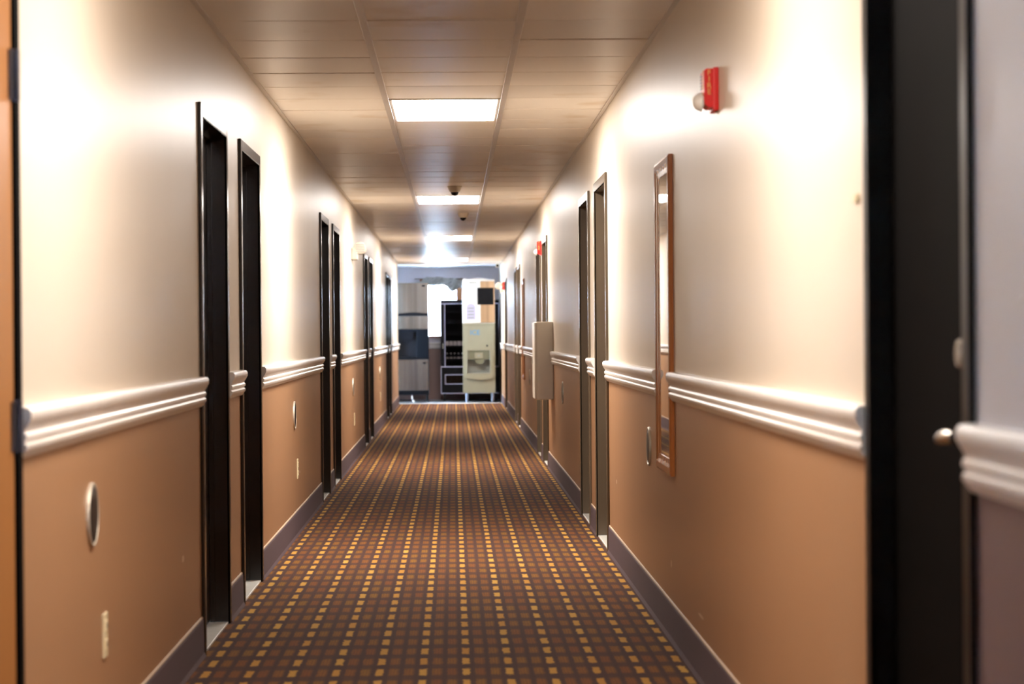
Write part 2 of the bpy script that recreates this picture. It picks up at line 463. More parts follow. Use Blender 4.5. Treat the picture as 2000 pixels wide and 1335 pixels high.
tag(boxes('floor_carpet', [(-A+.001, B-.001, Y_START, Y_END+.1, -.009, .004)], 'carpet'), 'plum brown carpet with columns of gold dashes', 'carpet', kind='structure')
tag(boxes('trim_threshold', [(-A+.002, B-.002, Y_END+.1, Y_END+.2, 0, .012)], 'strip', bev=.004), 'pale metal strip where the carpet meets the vinyl floor', 'floor strip', kind='structure')

# ceiling: backing, tiles, grid
ceil = tag(boxes('ceiling', [(-A, B, Y_START, Y_END, H+.025, H+.12)], 'plenum'), 'suspended ceiling of smooth tan tiles in a metal grid', 'ceiling', kind='structure')
tag(boxes('ceiling_alcove', [(AX, B, Y_END, Y_BACK, H, H+.12)], 'alc'), 'plain white ceiling over the ice machine alcove', 'ceiling', kind='structure')
T1, T2, PITCH, Y0 = -.340, .270, .6096, 9.183
cols = [(-A+.004, T1), (T1, T2), (T2, B-.004)]
tile_me = []
for (a, b) in cols:
    bm = bmesh.new(); wx = (b-a)/2-.004; wy = PITCH/2-.009
    add_box(bm, -wx, wx, -wy, wy, 0, .018, bev=.002, seg=1)
    me = finish(bm, 'ceiling_tile'); me.materials.append(MT['tile']); tile_me.append(me)
LIGHT_K = [-7, 5, 19, 33, 47]  # first entry is the unseen panel added near the camera
k0 = math.ceil((Y_START-Y0)/PITCH)
for k in range(k0, 51):
    for ci, (a, b) in enumerate(cols):
        if ci == 1 and any(k in (q, q+1) for q in LIGHT_K): continue
        t = bpy.data.objects.new('ceiling_tile', tile_me[ci]); COL.objects.link(t); t.parent = ceil
        t.location = ((a+b)/2, Y0+(k+.5)*PITCH, H+random.uniform(0, .003))
        t.rotation_euler = (random.gauss(0, .0014), random.gauss(0, .0012), 0)
for x in (T1, T2):
    boxes('grid_runner', [(x-.015, x+.015, Y_START, Y_END, H-.006, H+.03)], 'grid', ceil, bev=.0015)
boxes('wall_angle', [(-A, -A+.02, Y_START, Y_END, H-.005, H+.002)], 'grid', ceil)
boxes('wall_angle', [(B-.02, B, Y_START, Y_END, H-.005, H+.002)], 'grid', ceil)
tag(boxes('trim_header', [(-A, B, Y_END-.03, Y_END+.03, H-.022, H+.02)], 'grid', bev=.004), 'pale metal edge where the tiled ceiling ends at the alcove', 'trim', kind='structure')

# chair rails
prof = [(0, RAIL0), (.010, RAIL0), (.018, .942), (.024, .950), (.024, .958), (.018, .963), (.018, .966), (.024, .972), (.024, .980),
        (.019, .985), (.019, .990), (.028, 1.004), (.034, 1.016), (.034, 1.030), (.028, 1.038), (.018, RAIL1), (0, RAIL1)]
def spans(y0, y1, gaps):
    out, y = [], y0
    for a, b in sorted(gaps):
        if a-y > .02: out.append((y, a))
        y = max(y, b)
    if y1-y > .02: out.append((y, y1))
    return out
MIR1, MIR2 = (9.26, .31), (27.95, .31)
gapsL = [(c-DW/2, c+DW/2) for c in L_DOORS]+[(L_OAK[0]-.06, L_OAK[1]+.0)]
gapsR = [(R_NEAR-.48, R_NEAR+.48)]+[(c-DW/2, c+DW/2) for c in R_DOORS]
wide = lambda g, e: [(a-e, b+e) for a, b in g]
trim1 = thing('trim_1', 'white moulded chair rail along the wall with outlets', 'chair rail', kind='structure')
for a, b in spans(Y_START, Y_END, wide(gapsL, -.004)+[(W2[0]-.05, W2[1]+.05)]):
    prism('chair_rail', [(-A+x, z) for x, z in prof], 'y', a, b, 'rail', trim1, smooth=True)
trim2 = thing('trim_2', 'white moulded chair rail along the wall with mirrors', 'chair rail', kind='structure')
extra = [(MIR1[0]-MIR1[1]-.005, MIR1[0]+MIR1[1]+.005), (MIR2[0]-MIR2[1]-.005, MIR2[0]+MIR2[1]+.005), (19.79, 20.36)]
for a, b in spans(Y_START, 41.0, wide(gapsR, -.004)+extra):
    prism('chair_rail', [(B-x, z) for x, z in prof], 'y', a, b, 'rail', trim2, smooth=True)
trim3 = thing('trim_3', 'white chair rail across the end wall below the window', 'chair rail', kind='structure')
prism('chair_rail', [(Y_BACK-x, z) for x, z in prof], 'x', AX, B, 'rail', trim3, smooth=True)

# baseboards
def baseboard(name, side, gaps, y1, label):
    root = thing(name, label, 'baseboard', kind='structure')
    for a, b in spans(Y_START, y1, gaps):
        s = (lambda d: -A+d) if side < 0 else (lambda d: B-d)
        bm = bmesh.new()
        add_prism(bm, [(s(0), .004), (s(.016), .004), (s(.010), .02), (s(.008), BASEH-.008), (s(.005), BASEH), (s(0), BASEH)], 'y', a, b)
        st = link('baseboard_strip', finish(bm, 'baseboard_strip'), 'base', root)
        bm = bmesh.new(); add_prism(bm, [(s(0), BASEH), (s(.006), BASEH), (s(.004), BASEH+.005), (s(0), BASEH+.006)], 'y', a, b)
        link('caulk_line', finish(bm, 'caulk_line'), 'caulk', st)
    return root
baseboard('baseboard_left', -1, gapsL, Y_END, 'plum coved base along the wall with outlets')
baseboard('baseboard_right', 1, gapsR, 41.0, 'plum coved base along the wall with mirrors')

# ------------------------------------------------------------------ doors
def make_door(name, fm, lm, hand, label, loc, rz, group=None, c=.47, dl=.07, back=.075, lev=.165, lx=-.014):
    """Steel-framed room door set back in the wall. hand = -1/+1: the side of the lock along local Y."""
    t = thing(name, label, 'door', loc, rz, group, 'structure')
    h = 2.01
    fr = [(-WT, .012, -c-.02, -c, 0, h+.02), (-WT, .012, c, c+.02, 0, h+.02), (-WT, .012, -c, c, h, h+.02)]
    cs = [(.0005, .014, -c-.05, -c, 0, h+.05), (.0005, .014, c, c+.05, 0, h+.05), (.0005, .014, -c, c, h, h+.05)]
    a_, b_ = (-.068, -.050) if dl > .06 else (-dl-.062, -dl-.046)
    st = [(a_, b_, -c, -c+.015, .012, h), (a_, b_, c-.015, c, .012, h), (a_, b_, -c+.015, c-.015, h-.015, h)]
    bm = bmesh.new()
    for b in fr: add_box(bm, *b)
    for b in cs: add_box(bm, *b, bev=.004)
    for b in st: add_box(bm, *b)
    link('door_frame', finish(bm, 'door_frame'), fm, t)
    leaf = boxes('door_leaf', [(-dl-.044, -dl, -c+.003, c-.003, .016, h-.003)], lm, t, bev=.002)
    boxes('threshold', [(-WT, .004, -c, c, 0, .012)], 'marble', t, bev=.003)
    y = hand*(c-back)
    bm = bmesh.new()
    add_lathe(bm, [(.0, -dl), (.030, -dl), (.030, -dl+.008), (.024, -dl+.014), (.012, -dl+.016), (.011, lx-.004), (0, lx-.004)], 'x', (0, y, 1.01), 20)
    add_tube(bm, [(lx-.010, y, 1.01), (lx-.002, y-hand*.018, 1.01), (lx, y-hand*lev*.45, 1.008), (lx-.004, y-hand*lev, 1.004)], [.011, .013, .012, .010], 12)
    link('lever_handle', finish(bm, 'lever_handle', True), 'chrome', leaf)
    bm = bmesh.new()
    add_lathe(bm, [(0, -dl), (.031, -dl), (.031, -dl+.012), (.022, -dl+.026), (0, -dl+.026)], 'x', (0, y, 1.15), 20)
    link('deadbolt', finish(bm, 'deadbolt', True), 'chrome', leaf)
    return t
G1 = 'dark brown room doors on the outlet wall'
pair_l = ['first room door past the oak door, dark brown, beside a wall outlet',
          'dark brown room door sharing a narrow wall strip with the door nearest the oak door',
          'dark brown room door just before the emergency light, near one of its pair',
          'dark brown room door right beside the twin-head emergency light',
          'dark brown room door just beyond the emergency light, first of its pair',
          'dark brown room door beyond the emergency light, second of its pair',
          'dark brown room door of the last pair before the ice machine corner',
          'last dark brown room door at the corner by the stainless ice machine']
d0 = make_door('door_1', 'dark', 'dleaf', -1, pair_l[0], **on_left(L_DOORS[0]), group=G1)
for i, c in enumerate(L_DOORS[1:]):
    dup(d0, (-A, c, 0), 0.0, pair_l[i+1], G1, 'door_%d' % (i+2))
make_door('door_9', 'blackf', 'black', 1, 'black room door with nickel lever and deadbolt, before the large mirror', **on_right(R_NEAR), c=.43, dl=.034, back=.130, lev=.078, lx=.010)
G2 = 'taupe brown room doors on the mirror wall'
pair_r = ['taupe brown room door just past the large framed mirror',
          'taupe brown room door between a taupe door and the white wall cabinet',
          'taupe brown room door partly hidden behind the white wall cabinet',
          'taupe brown room door behind the white wall cabinet, beyond the red alarm',
          'taupe brown room door just past the narrow far mirror',
          'taupe brown room door beyond the far mirror, second of its pair',
          'last taupe brown room door beside the ice machine alcove']
d1 = make_door('door_10', 'taupe', 'tleaf', 1, pair_r[0], **on_right(R_DOORS[0]), group=G2)
for i, c in enumerate(R_DOORS[1:]):
    dup(d1, (B, c, 0), PI, pair_r[i+1], G2, 'door_%d' % (i+11))

# the oak door that opens into the hall, hinged on its far side
t = thing('door_17', 'orange oak door with dark steel hinges in a black frame', 'door', (-A, 0, 0), 0, kind='structure')
ya, yb = L_OAK
bm = bmesh.new()
for b in [(-WT, .006, ya, ya+.03, 0, 2.05), (-WT, .006, yb-.055, yb, 0, 2.05), (-WT, .006, ya+.03, yb-.055, 2.02, 2.05)]: add_box(bm, *b)
for b in [(.001, .014, ya-.055, ya+.012, 0, 2.10), (.001, .014, yb-.05, yb+.006, 0, 2.10), (.001, .014, ya+.012, yb-.05, 2.03, 2.10)]: add_box(bm, *b, bev=.003)
link('door_frame', finish(bm, 'door_frame'), 'black', t)
leaf = boxes('door_leaf', [(-.036, .008, ya+.034, yb-.062, .012, 2.016)], 'oak', t, bev=.002)
for z in (1.747, 1.002, .22):
    bm = bmesh.new(); add_lathe(bm, [(0, -.055), (.008, -.055), (.008, .055), (0, .055)], 'z', (.018, yb-.056, z), 14)
    add_box(bm, .008, .0135, yb-.098, yb-.056, z-.052, z+.052); add_box(bm, .0142, .0175, yb-.056, yb-.022, z-.052, z+.052)
    link('hinge', finish(bm, 'hinge', True), 'hinge', leaf)
bm = bmesh.new(); add_lathe(bm, [(.030, .008), (.030, .016), (.012, .020), (.012, .055), (0, .055)], 'x', (0, ya+.10, 1.0), 18)
add_tube(bm, [(.05, ya+.10, 1.0), (.056, ya+.13, 1.0), (.056, ya+.21, 1.0)], .010)
link('lever_handle', finish(bm, 'lever_handle', True), 'chrome', leaf)
boxes('threshold', [(-WT, -.04, ya+.03, yb-.055, 0, .012)], 'marble', t, bev=.003)

# ------------------------------------------------------------------ windows
t = thing('window_1', 'bright end window with orange wooden casing behind the ice machines', 'window', (0, Y_BACK, 0), 0, kind='structure')
boxes('window_frame', [(WX0-.085, WX0, -.02, .02, WZ0-.01, WZ1+.07), (WX1, WX1+.09, -.02, .02, WZ0-.01, WZ1+.07), (WX0, WX1, -.02, .02, WZ1, WZ1+.07),
                       (WX0, WX0+.025, .02, .13, WZ0, WZ1), (WX1-.025, WX1, .02, .13, WZ0, WZ1), (WX0, WX1, .06, .10, WZ1-.03, WZ1)], 'frame', t, bev=.003)
boxes('window_sill', [(WX0-.10, WX1+.10, -.07, .14, WZ0-.035, WZ0)], 'frame', t, bev=.006)
boxes('pane', [(WX0+.025, WX1-.025, .078, .084, WZ0, WZ1-.03)], 'pane', t)
t = thing('added_window_2', 'unseen side window added for daylight in the hall wall before the oak door', 'window', (-A, 0, 0), 0, kind='structure')
a, b, z0, z1 = W2
boxes('window_frame', [(-WT, .012, a, a+.05, z0, z1), (-WT, .012, b-.05, b, z0, z1), (-WT, .012, a+.05, b-.05, z1-.05, z1), (-WT, .03, a+.05, b-.05, z0, z0+.05), (-.11, -.06, (a+b)/2-.02, (a+b)/2+.02, z0+.05, z1-.05)], 'rail', t, bev=.003)
boxes('pane', [(-.088, -.082, a+.05, (a+b)/2-.02, z0+.05, z1-.05)], 'pane', t)
boxes('pane', [(-.088, -.082, (a+b)/2+.02, b-.05, z0+.05, z1-.05)], 'pane', t)

t = thing('added_window_3', 'unseen glazed opening added for daylight round the corner of the ice machine alcove', 'window', (AX, 0, 0), 0, kind='structure')
a, b, z0, z1 = W3
boxes('window_frame', [(-.15, .01, a, a+.06, z0, z1), (-.15, .01, b-.06, b, z0, z1), (-.15, .01, a+.06, b-.06, z1-.06, z1), (-.15, .01, a+.06, b-.06, z0, z0+.12)], 'rail', t, bev=.003)
boxes('pane', [(-.078, -.072, a+.06, b-.06, z0+.12, z1-.06)], 'pane', t)

# ------------------------------------------------------------------ ceiling lights
LAB = {-7: 'unseen dimmed ceiling panel light added just past the oak door and black door',
       5: 'lit ceiling panel light over the first taupe door past the mirror',
       19: 'lit ceiling panel light between the two dome cameras',
       33: 'lit ceiling panel light past the dome cameras, over the far mirror',
       47: 'lit ceiling panel light at the end next to the ice machine alcove'}
first = None
for k in LIGHT_K:
    yc = Y0+(k+1)*PITCH; loc = ((T1+T2)/2, yc, H)
    if first is None:
        t = thing('ceiling_light', LAB[k], 'ceiling light', loc, 0, 'panel lights in the hall ceiling')
        wx, wy = .290, PITCH-.008
        boxes('light_frame', [(-wx, -wx+.018, -wy, wy, -.004, .024), (wx-.018, wx, -wy, wy, -.004, .024), (-wx+.018, wx-.018, -wy, -wy+.018, -.004, .024), (-wx+.018, wx-.018, wy-.018, wy, -.004, .024)], 'grid', t, bev=.002)
        boxes('diffuser', [(-wx+.018, wx-.018, -wy+.018, wy-.018, -.006, .008)], 'diffuser', t)
        first = t
    else: dup(first, loc, 0, LAB[k])
# the unseen panel added by the oak door is dimmed for the near walls: own diffuser mesh
for ch in first.children:
    if ch.name.startswith('diffuser'):
        ch.data = ch.data.copy(); ch.data.materials.clear(); ch.data.materials.append(MT['diffuser_dim'])

# ------------------------------------------------------------------ dome cameras
def dome(label, loc, s=1.0):
    t = thing('dome_camera', label, 'camera', loc, 0, 'security cameras under the ceiling')
    lathe('housing', [(.060*s, 0), (.060*s, -.006*s), (.056*s, -.010*s), (.050*s, -.030*s), (.040*s, -.046*s), (.034*s, -.050*s), (0, -.050*s)], 'camw', t)
    d = lathe('dome_cover', [(.033*s, -.049*s)]+[(.033*s*math.cos(q), -.049*s-.033*s*math.sin(q)) for q in [i*PI/2/8 for i in range(1, 9)]], 'smoke', t)
    return t
dome('pale dome camera with smoked lens between the first and second panel lights', (.020, 19.45, H), 1.0)
dome('pale dome camera with smoked lens beyond the second panel light', (.108, 23.75, H), .95)
t = thing('corner_camera', 'small white camera in the ceiling corner above the ice dispenser', 'camera', (.765, Y_END+.22, H), 0, 'security cameras under the ceiling')
lathe('mount', [(.035, 0), (.035, -.012), (.02, -.016), (.02, -.02), (0, -.02)], 'camw', t)
bm = bmesh.new(); add_lathe(bm, [(0, -.075), (.028, -.075), (.032, -.07), (.032, .05), (.026, .06), (0, .06)], 'y', (0, 0, -.050), 20)
link('housing', finish(bm, 'housing', True), 'camw', t)
bm = bmesh.new(); add_lathe(bm, [(0, -.082), (.02, -.080), (.024, -.074), (0, -.074)], 'y', (0, 0, -.050), 20)
link('lens', finish(bm, 'lens', True), 'smoke', t)

# ------------------------------------------------------------------ fire alarms
def fire_alarm(label, y, z):
    t = thing('fire_alarm', label, 'fire alarm', group='red fire alarm strobes on the mirror wall', **on_right(y, z))
    boxes('back_box', [(0, .018, -.060, .060, -.068, .068)], 'red', t, bev=.004)
    prism('housing', [(.016, -.058), (.030, -.058), (.042, -.050), (.046, -.030), (.046, .058), (.038, .064), (.016, .064)], 'y', -.054, .054, 'red', t)
    bm = bmesh.new()
    for i in range(5): add_box(bm, .0455, .0475, -.045, -.008, .004+i*.010, .008+i*.010)
    link('horn_grille', finish(bm, 'horn_grille'), 'slot', t)
    R_ = Matrix(((0, 0, 1, .0465), (1, 0, 0, 0), (0, 1, 0, 0), (0, 0, 0, 1)))
    for i, ch in enumerate('FIRE'):
        text('letter', ch, .026, 'yellow', t, Matrix.Translation((0, .026, .050-i*.021)) @ R_)
        text('letter', ch, .024, 'yellow', t, Matrix(((-1, 0, 0, .030), (0, 0, 1, .0545), (0, 1, 0, .050-i*.020), (0, 0, 0, 1))))
    s = boxes('strobe_reflector', [(.044, .050, -.040, .040, -.056, -.018)], 'reflector', t, bev=.004)
    bm = bmesh.new(); add_lathe(bm, [(.030*math.cos(q), .048+.030*math.sin(q)) for q in [i*PI/2/7 for i in range(8)]], 'x', (0, 0, -.036), 20)
    link('strobe_lens', finish(bm, 'strobe_lens', True), 'white', s)
    return t
fire_alarm('red fire alarm strobe marked FIRE between the black door and large mirror', 7.44, 1.952)
fire_alarm('red fire alarm strobe high above the white wall cabinet', 22.165, 1.99)
fire_alarm('red fire alarm strobe beside the alcove emergency light', 38.15, 1.965)

# ------------------------------------------------------------------ mirrors
def wall_mirror(label, y, hw, z0, z1):
    t = thing('wall_mirror', label, 'mirror', group='tall wood framed mirrors', **on_right(y, 0))
    fw, d = .062, .020
    def rail(name, a, b, c, e):  # mitred stick from four corner points (y,z)
        bm = bmesh.new()
        pr = [(0.001, 0), (d-.004, 0), (d, .15), (d, .5), (d-.005, .7), (d-.008, 1.0), (.001, 1.0)]
        v0 = [bm.verts.new((x, a[0]+(c[0]-a[0])*s, a[1]+(c[1]-a[1])*s)) for x, s in pr]
        v1 = [bm.verts.new((x, b[0]+(e[0]-b[0])*s, b[1]+(e[1]-b[1])*s)) for x, s in pr]
        n = len(pr)
        bm.faces.new(v0[::-1]); bm.faces.new(v1)
        for i in range(n): bm.faces.new((v0[i], v0[(i+1) % n], v1[(i+1) % n], v1[i]))
        return link(name, finish(bm, name), 'frame', t)
    o = [(-hw, z0), (hw, z0), (hw, z1), (-hw, z1)]
    n_ = [(-hw+fw, z0+fw), (hw-fw, z0+fw), (hw-fw, z1-fw), (-hw+fw, z1-fw)]
    for i in range(4): rail('frame_rail', o[i], o[(i+1) % 4], n_[i], n_[(i+1) % 4])
    boxes('mirror_glass', [(.002, .010, -hw+fw-.006, hw-fw+.006, z0+fw-.006, z1-fw+.006)], 'mirror', t)
    return t
wall_mirror('tall mirror in varnished wood frame near the fire alarm and taupe door', MIR1[0], MIR1[1], .642, 1.868)
wall_mirror('tall mirror in varnished wood frame past the white wall cabinet', MIR2[0], MIR2[1], .650, 1.835)

# ------------------------------------------------------------------ wall cabinet
t = thing('wall_cabinet', 'beige metal wall cabinet standing out over the chair rail', 'cabinet', **on_right(20.075, 0))
boxes('cabinet_body', [(0, .145, -.275, .275, .634, 1.288)], 'panelbox', t, bev=.010)
dr = boxes('cabinet_door', [(.145, .158, -.270, .270, .640, 1.282)], 'panelbox', t, bev=.004)
boxes('latch', [(.158, .166, -.250, -.225, .93, .99)], 'chrome', dr, bev=.002)

# ------------------------------------------------------------------ emergency lights
def emergency(label, place):
    t = thing('emergency_light', label, 'emergency light', group='white twin head emergency lights', **place)
    boxes('battery_case', [(0, .058, -.13, .13, -.055, .055)], 'lampw', t, bev=.010)
    for s in (-1, 1):
        bm = bmesh.new()
        add_lathe(bm, [(0, .03), (.030, .028), (.048, .0), (.056, -.035), (.056, -.045), (.050, -.047), (0, -.047)], 'y', (0, 0, 0), 22)
        me = finish(bm, 'lamp_head', True)
        hd = link('lamp_head', me, 'lampw', t, (.082, s*.085, .060))
        hd.rotation_euler = (math.radians(8), 0, 0 if s < 0 else PI)
        bm = bmesh.new()
        for i in range(5): add_box(bm, -.040, .040, -.052, -.0465, -.036+i*.016, -.028+i*.016, bev=.001, seg=1)
        link('lamp_lens', finish(bm, 'lamp_lens'), 'reflector', hd)
    return t
emergency('white twin head emergency light on the wall between dark brown doors', on_left(22.1, 1.945))
emergency('white emergency light above the chair rail by the ice dispenser', on_right(39.2, 1.93))

# ------------------------------------------------------------------ wall discs and outlets
def disc(label, place):
    t = thing('wall_disc', label, 'wall plate', group='round bronze plates below the chair rail', **place)
    lathe('rim', [(.084, 0), (.084, .006), (.082, .009), (.076, .009), (.074, .005), (.0, .005)], 'satin', t, axis='x', seg=36)
    lathe('face', [(.073, .0052), (.070, .008), (.045, .010), (.012, .011), (0, .011)], 'disc', t, axis='x', seg=36)
    return t
disc('round bronze plate on tan wall between the oak door and dark doors', on_left(6.14, .730))
disc('round bronze plate above the outlet before the second pair of dark doors', on_left(13.93, .720))
disc('round bronze plate on tan wall under the emergency light', on_left(22.05, .705))
disc('round bronze plate above the last outlet before the ice machine corner', on_left(30.10, .70))
disc('round bronze plate beside the large framed mirror', on_right(10.11, .702))
disc('round bronze plate between taupe door and white wall cabinet', on_right(18.1, .735))
disc('round bronze plate between taupe doors and the far mirror', on_right(25.9, .71))
def outlet(label, place):
    t = thing('wall_outlet', label, 'outlet', group='ivory outlets low on the wall', **place)
    boxes('cover_plate', [(0, .006, -.037, .037, -.060, .060)], 'ivory', t, bev=.003)
    for s in (-1, 1):
        q = boxes('socket', [(.005, .009, -.017, .017, s*.025-.015, s*.025+.015)], 'ivory', t, bev=.003)
        boxes('slot', [(.0085, .0095, -.009, -.006, s*.025-.006, s*.025+.008), (.0085, .0095, .006, .009, s*.025-.006, s*.025+.008)], 'slot', q)
    return t
outlet('ivory wall outlet between the oak door and first dark door', on_left(6.345, .392))
outlet('ivory wall outlet before the second pair of dark doors', on_left(14.165, .392))
outlet('ivory wall outlet low under the emergency light', on_left(22.31, .395))
outlet('ivory wall outlet before the last pair of dark doors', on_left(30.28, .40))
t = tag(boxes('wall_tab', [(0, .008, -.022, .022, -.009, .009)], 'ivory', bev=.002), 'small pale plastic tab on the wall beside the black door frame', 'wall plate')
t.location = (B, 4.862, 1.464); t.rotation_euler = (0, 0, PI)

# ------------------------------------------------------------------ beige ice dispenser with ice maker on top
IY = 41.2
t = thing('ice_dispenser', 'almond coloured ice dispenser marked ICE on grey legs', 'ice dispenser', (.445, IY, 0))
W_, D_ = .280, .74
rx0, rx1, rz0, rz1 = -.203, .190, .500, .905     # recess
boxes('cabinet_body', [(-W_, rx0, 0, D_, .16, 1.375), (rx1, W_, 0, D_, .16, 1.375), (rx0, rx1, 0, D_, rz1, 1.375), (rx0, rx1, 0, D_, .16, rz0), (rx0, rx1, .20, D_, rz0, rz1)], 'beige', t)
pf = []
def rrect(x0, x1, z0, z1, rb, rt, n=6):
    pts = []
    for cx, cz, r, a0 in ((x1-rb, z0+rb, rb, -PI/2), (x1-rt, z1-rt, rt, 0), (x0+rt, z1-rt, rt, PI/2), (x0+rb, z0+rb, rb, PI)):
        for i in range(n+1):
            q = a0+PI/2*i/n; pts.append((cx+r*math.cos(q), cz+r*math.sin(q)))
    return pts
# raised front: frame around the recess
bm = bmesh.new()
add_box(bm, -.232, rx0, -.030, .001, rz0, 1.315, bev=.006); add_box(bm, rx1, .245, -.030, .001, rz0, 1.315, bev=.006)
add_box(bm, rx0-.002, rx1+.002, -.030, .001, rz1, 1.315, bev=.004)
link('front_panel', finish(bm, 'front_panel'), 'beige', t)
prism('drip_tray', [(-.23, .505), (-.222, .43), (-.15, .402), (0, .390), (.15, .402), (.235, .43), (.243, .505)], 'y', -.055, .001, 'beige', t)
boxes('tray_grille', [(rx0, rx1, -.03, .198, .4995, .506)], 'grey', t)
boxes('recess_liner', [(rx0, rx1, .192, .1995, .506, rz1), (rx0, rx0+.006, 0, .192, .506, rz1), (rx1-.006, rx1, 0, .192, .506, rz1)], 'grey', t)
boxes('recess_hood', [(rx0+.006, rx1-.006, .0, .10, .745, rz1-.001)], 'dgrey', t, bev=.004)
prism('chute', [(-.075, .745), (-.060, .690), (-.030, .672), (.050, .672), (.080, .690), (.092, .745)], 'y', .0, .10, 'dgrey', t)
q = boxes('push_plate', [(-.075, .065, -.016, .0, .765, .865)], 'beige', t, bev=.005)
boxes('push_button', [(-.022, .012, -.020, -.016, .800, .825)], 'grey', q, bev=.002)
bm = bmesh.new(); add_lathe(bm, [(0, -.050), (.016, -.050), (.018, -.03), (0, -.03)], 'y', (.142, 0, .985), 16)
link('lock_knob', finish(bm, 'lock_knob', True), 'blackp', t)
RT = Matrix(((1, 0, 0, 0), (0, 0, -1, 0), (0, 1, 0, 0), (0, 0, 0, 1)))
text('ice_lettering', 'ICE', .120, 'blue', t, Matrix.Translation((-.068, -.031, 1.212)) @ RT)
for x in (-.215, .235):
    for y in (.06, .68):
        bm = bmesh.new(); add_lathe(bm, [(0, 0), (.016, 0), (.018, .01), (.030, .165), (0, .165)], 'z', (x, y, 0), 16)
        link('leg', finish(bm, 'leg', True), 'galv', t)
t = thing('ice_maker', 'white and tan ice maker with black square vent on the almond dispenser', 'ice maker', (.445, IY+.005, 1.375))
boxes('cabinet_body', [(-.282, .282, .01, .60, 0, .755)], 'white', t, bev=.006)
boxes('front_panel', [(-.278, .030, -.008, .012, .012, .748)], 'white', t, bev=.004)
boxes('steel_panel', [(.032, .280, -.004, .012, .012, .735)], 'steelw', t, bev=.003)
v = boxes('vent_frame', [(-.022, .260, -.024, .0, .325, .620)], 'blackp', t, bev=.004)
boxes('louvre', [(-.008, .246, -.030, -.022, .345+i*.034, .357+i*.034) for i in range(8)], 'blackp', v)
boxes('name_badge', [(-.165+i*.022, -.149+i*.022, -.011, -.0075, .700, .714+.006*(i % 2)) for i in range(6)], 'dgrey', t)
q = prism('sticker', rrect(-.215, -.058, .065, .345, .01, .07), 'y', -.0105, -.0075, 'trim', t)
boxes('sticker_print', [(-.190, -.085, -.0115, -.0102, .255-i*.055, .275-i*.055) for i in range(4)], 'grey', q)
prism('top_lip', [(-.284, .752), (-.26, .790), (-.18, .772), (-.05, .785), (.08, .788), (.16, .762), (.284, .772), (.284, .752)], 'y', .005, .35, 'white', t)

# ------------------------------------------------------------------ stainless ice machine at the corner
LY = 41.75
t = thing('ice_dispenser', 'stainless and black ice dispenser at the alcove corner', 'ice dispenser', (-.82, LY, 0))
w0, w1 = -.385, .380
boxes('cabinet_body', [(w0, w1, .012, .80, .125, .755), (w0, w1, .20, .80, .755, 1.28), (w0, w1, .012, .80, 1.28, 1.53), (w0, -.29, .012, .20, .755, 1.28), (.168, w1, .012, .20, .755, 1.28)], 'blacks', t, bev=.003)
boxes('lower_panel', [(w0+.004, .372, -.006, .012, .200, .750)], 'steel', t, bev=.004)
boxes('upper_panel', [(w0+.004, .372, -.004, .012, 1.285, 1.515)], 'steel', t, bev=.004)
boxes('black_fascia', [(.170, .378, -.012, .012, .757, 1.278), (w0, -.292, -.012, .012, .757, 1.278), (-.292, .170, -.012, .05, 1.235, 1.278)], 'fascia', t, bev=.006)
boxes('recess_back', [(-.29, .168, .185, .199, .790, 1.235)], 'rback', t)
prism('chute', [(-.12, 1.236), (-.10, 1.13), (-.06, 1.085), (.06, 1.085), (.10, 1.13), (.12, 1.236)], 'y', .0, .12, 'blackp', t)
boxes('drip_tray', [(-.29, .168, -.03, .185, .757, .790)], 'blackp', t, bev=.008)
boxes('kick_plate', [(w0, w1, .01, .03, .127, .196)], 'blackp', t)
boxes('seam_strip', [(-.012, .010, -.010, -.003, 1.287, 1.514)], 'steel', t, bev=.002)
boxes('name_plate', [(.280, .330, -.010, -.005, .672, .702)], 'blackp', t, bev=.002)
for x in (-.34, .345):
    for y in (.07, .74):
        bm = bmesh.new(); add_lathe(bm, [(0, 0), (.028, 0), (.028, .012), (.020, .018), (.020, .127), (0, .127)], 'z', (x, y, 0), 14)
        link('leg', finish(bm, 'leg', True), 'blackp', t)
tube('drain_pipe', [(.08, .06, .13), (.08, .058, .09), (.085, .04, .05), (.10, -.02, .016), (.12, -.08, .014)], .012, 'white', t)
t = thing('ice_maker', 'brushed stainless ice maker on top of the black dispenser', 'ice maker', (-.82, LY, 1.53))
boxes('cabinet_body', [(w0, w1, .012, .62, 0, .575)], 'steel', t, bev=.004)
pl = [(w0+.004, .042)]+[(w0+.004+(.744)*i/24, .030+.020*max(0, math.sin((i-8)/16*PI)) if i > 8 else .030) for i in range(25)]+[(.372, .574), (w0+.004, .574)]
prism('front_panel', pl[1:], 'y', -.006, .012, 'steel', t)
boxes('black_gap', [(w0, w1-.004, -.002, .0125, .0, .055)], 'blackp', t)
boxes('seam_strip', [(-.012, .014, -.012, -.0055, .06, .572), (w0+.004, .03, -.012, -.0055, .048, .060)], 'steel', t, bev=.002)
boxes('name_plate', [(.270, .325, -.010, -.005, .505, .535)], 'blackp', t, bev=.002)

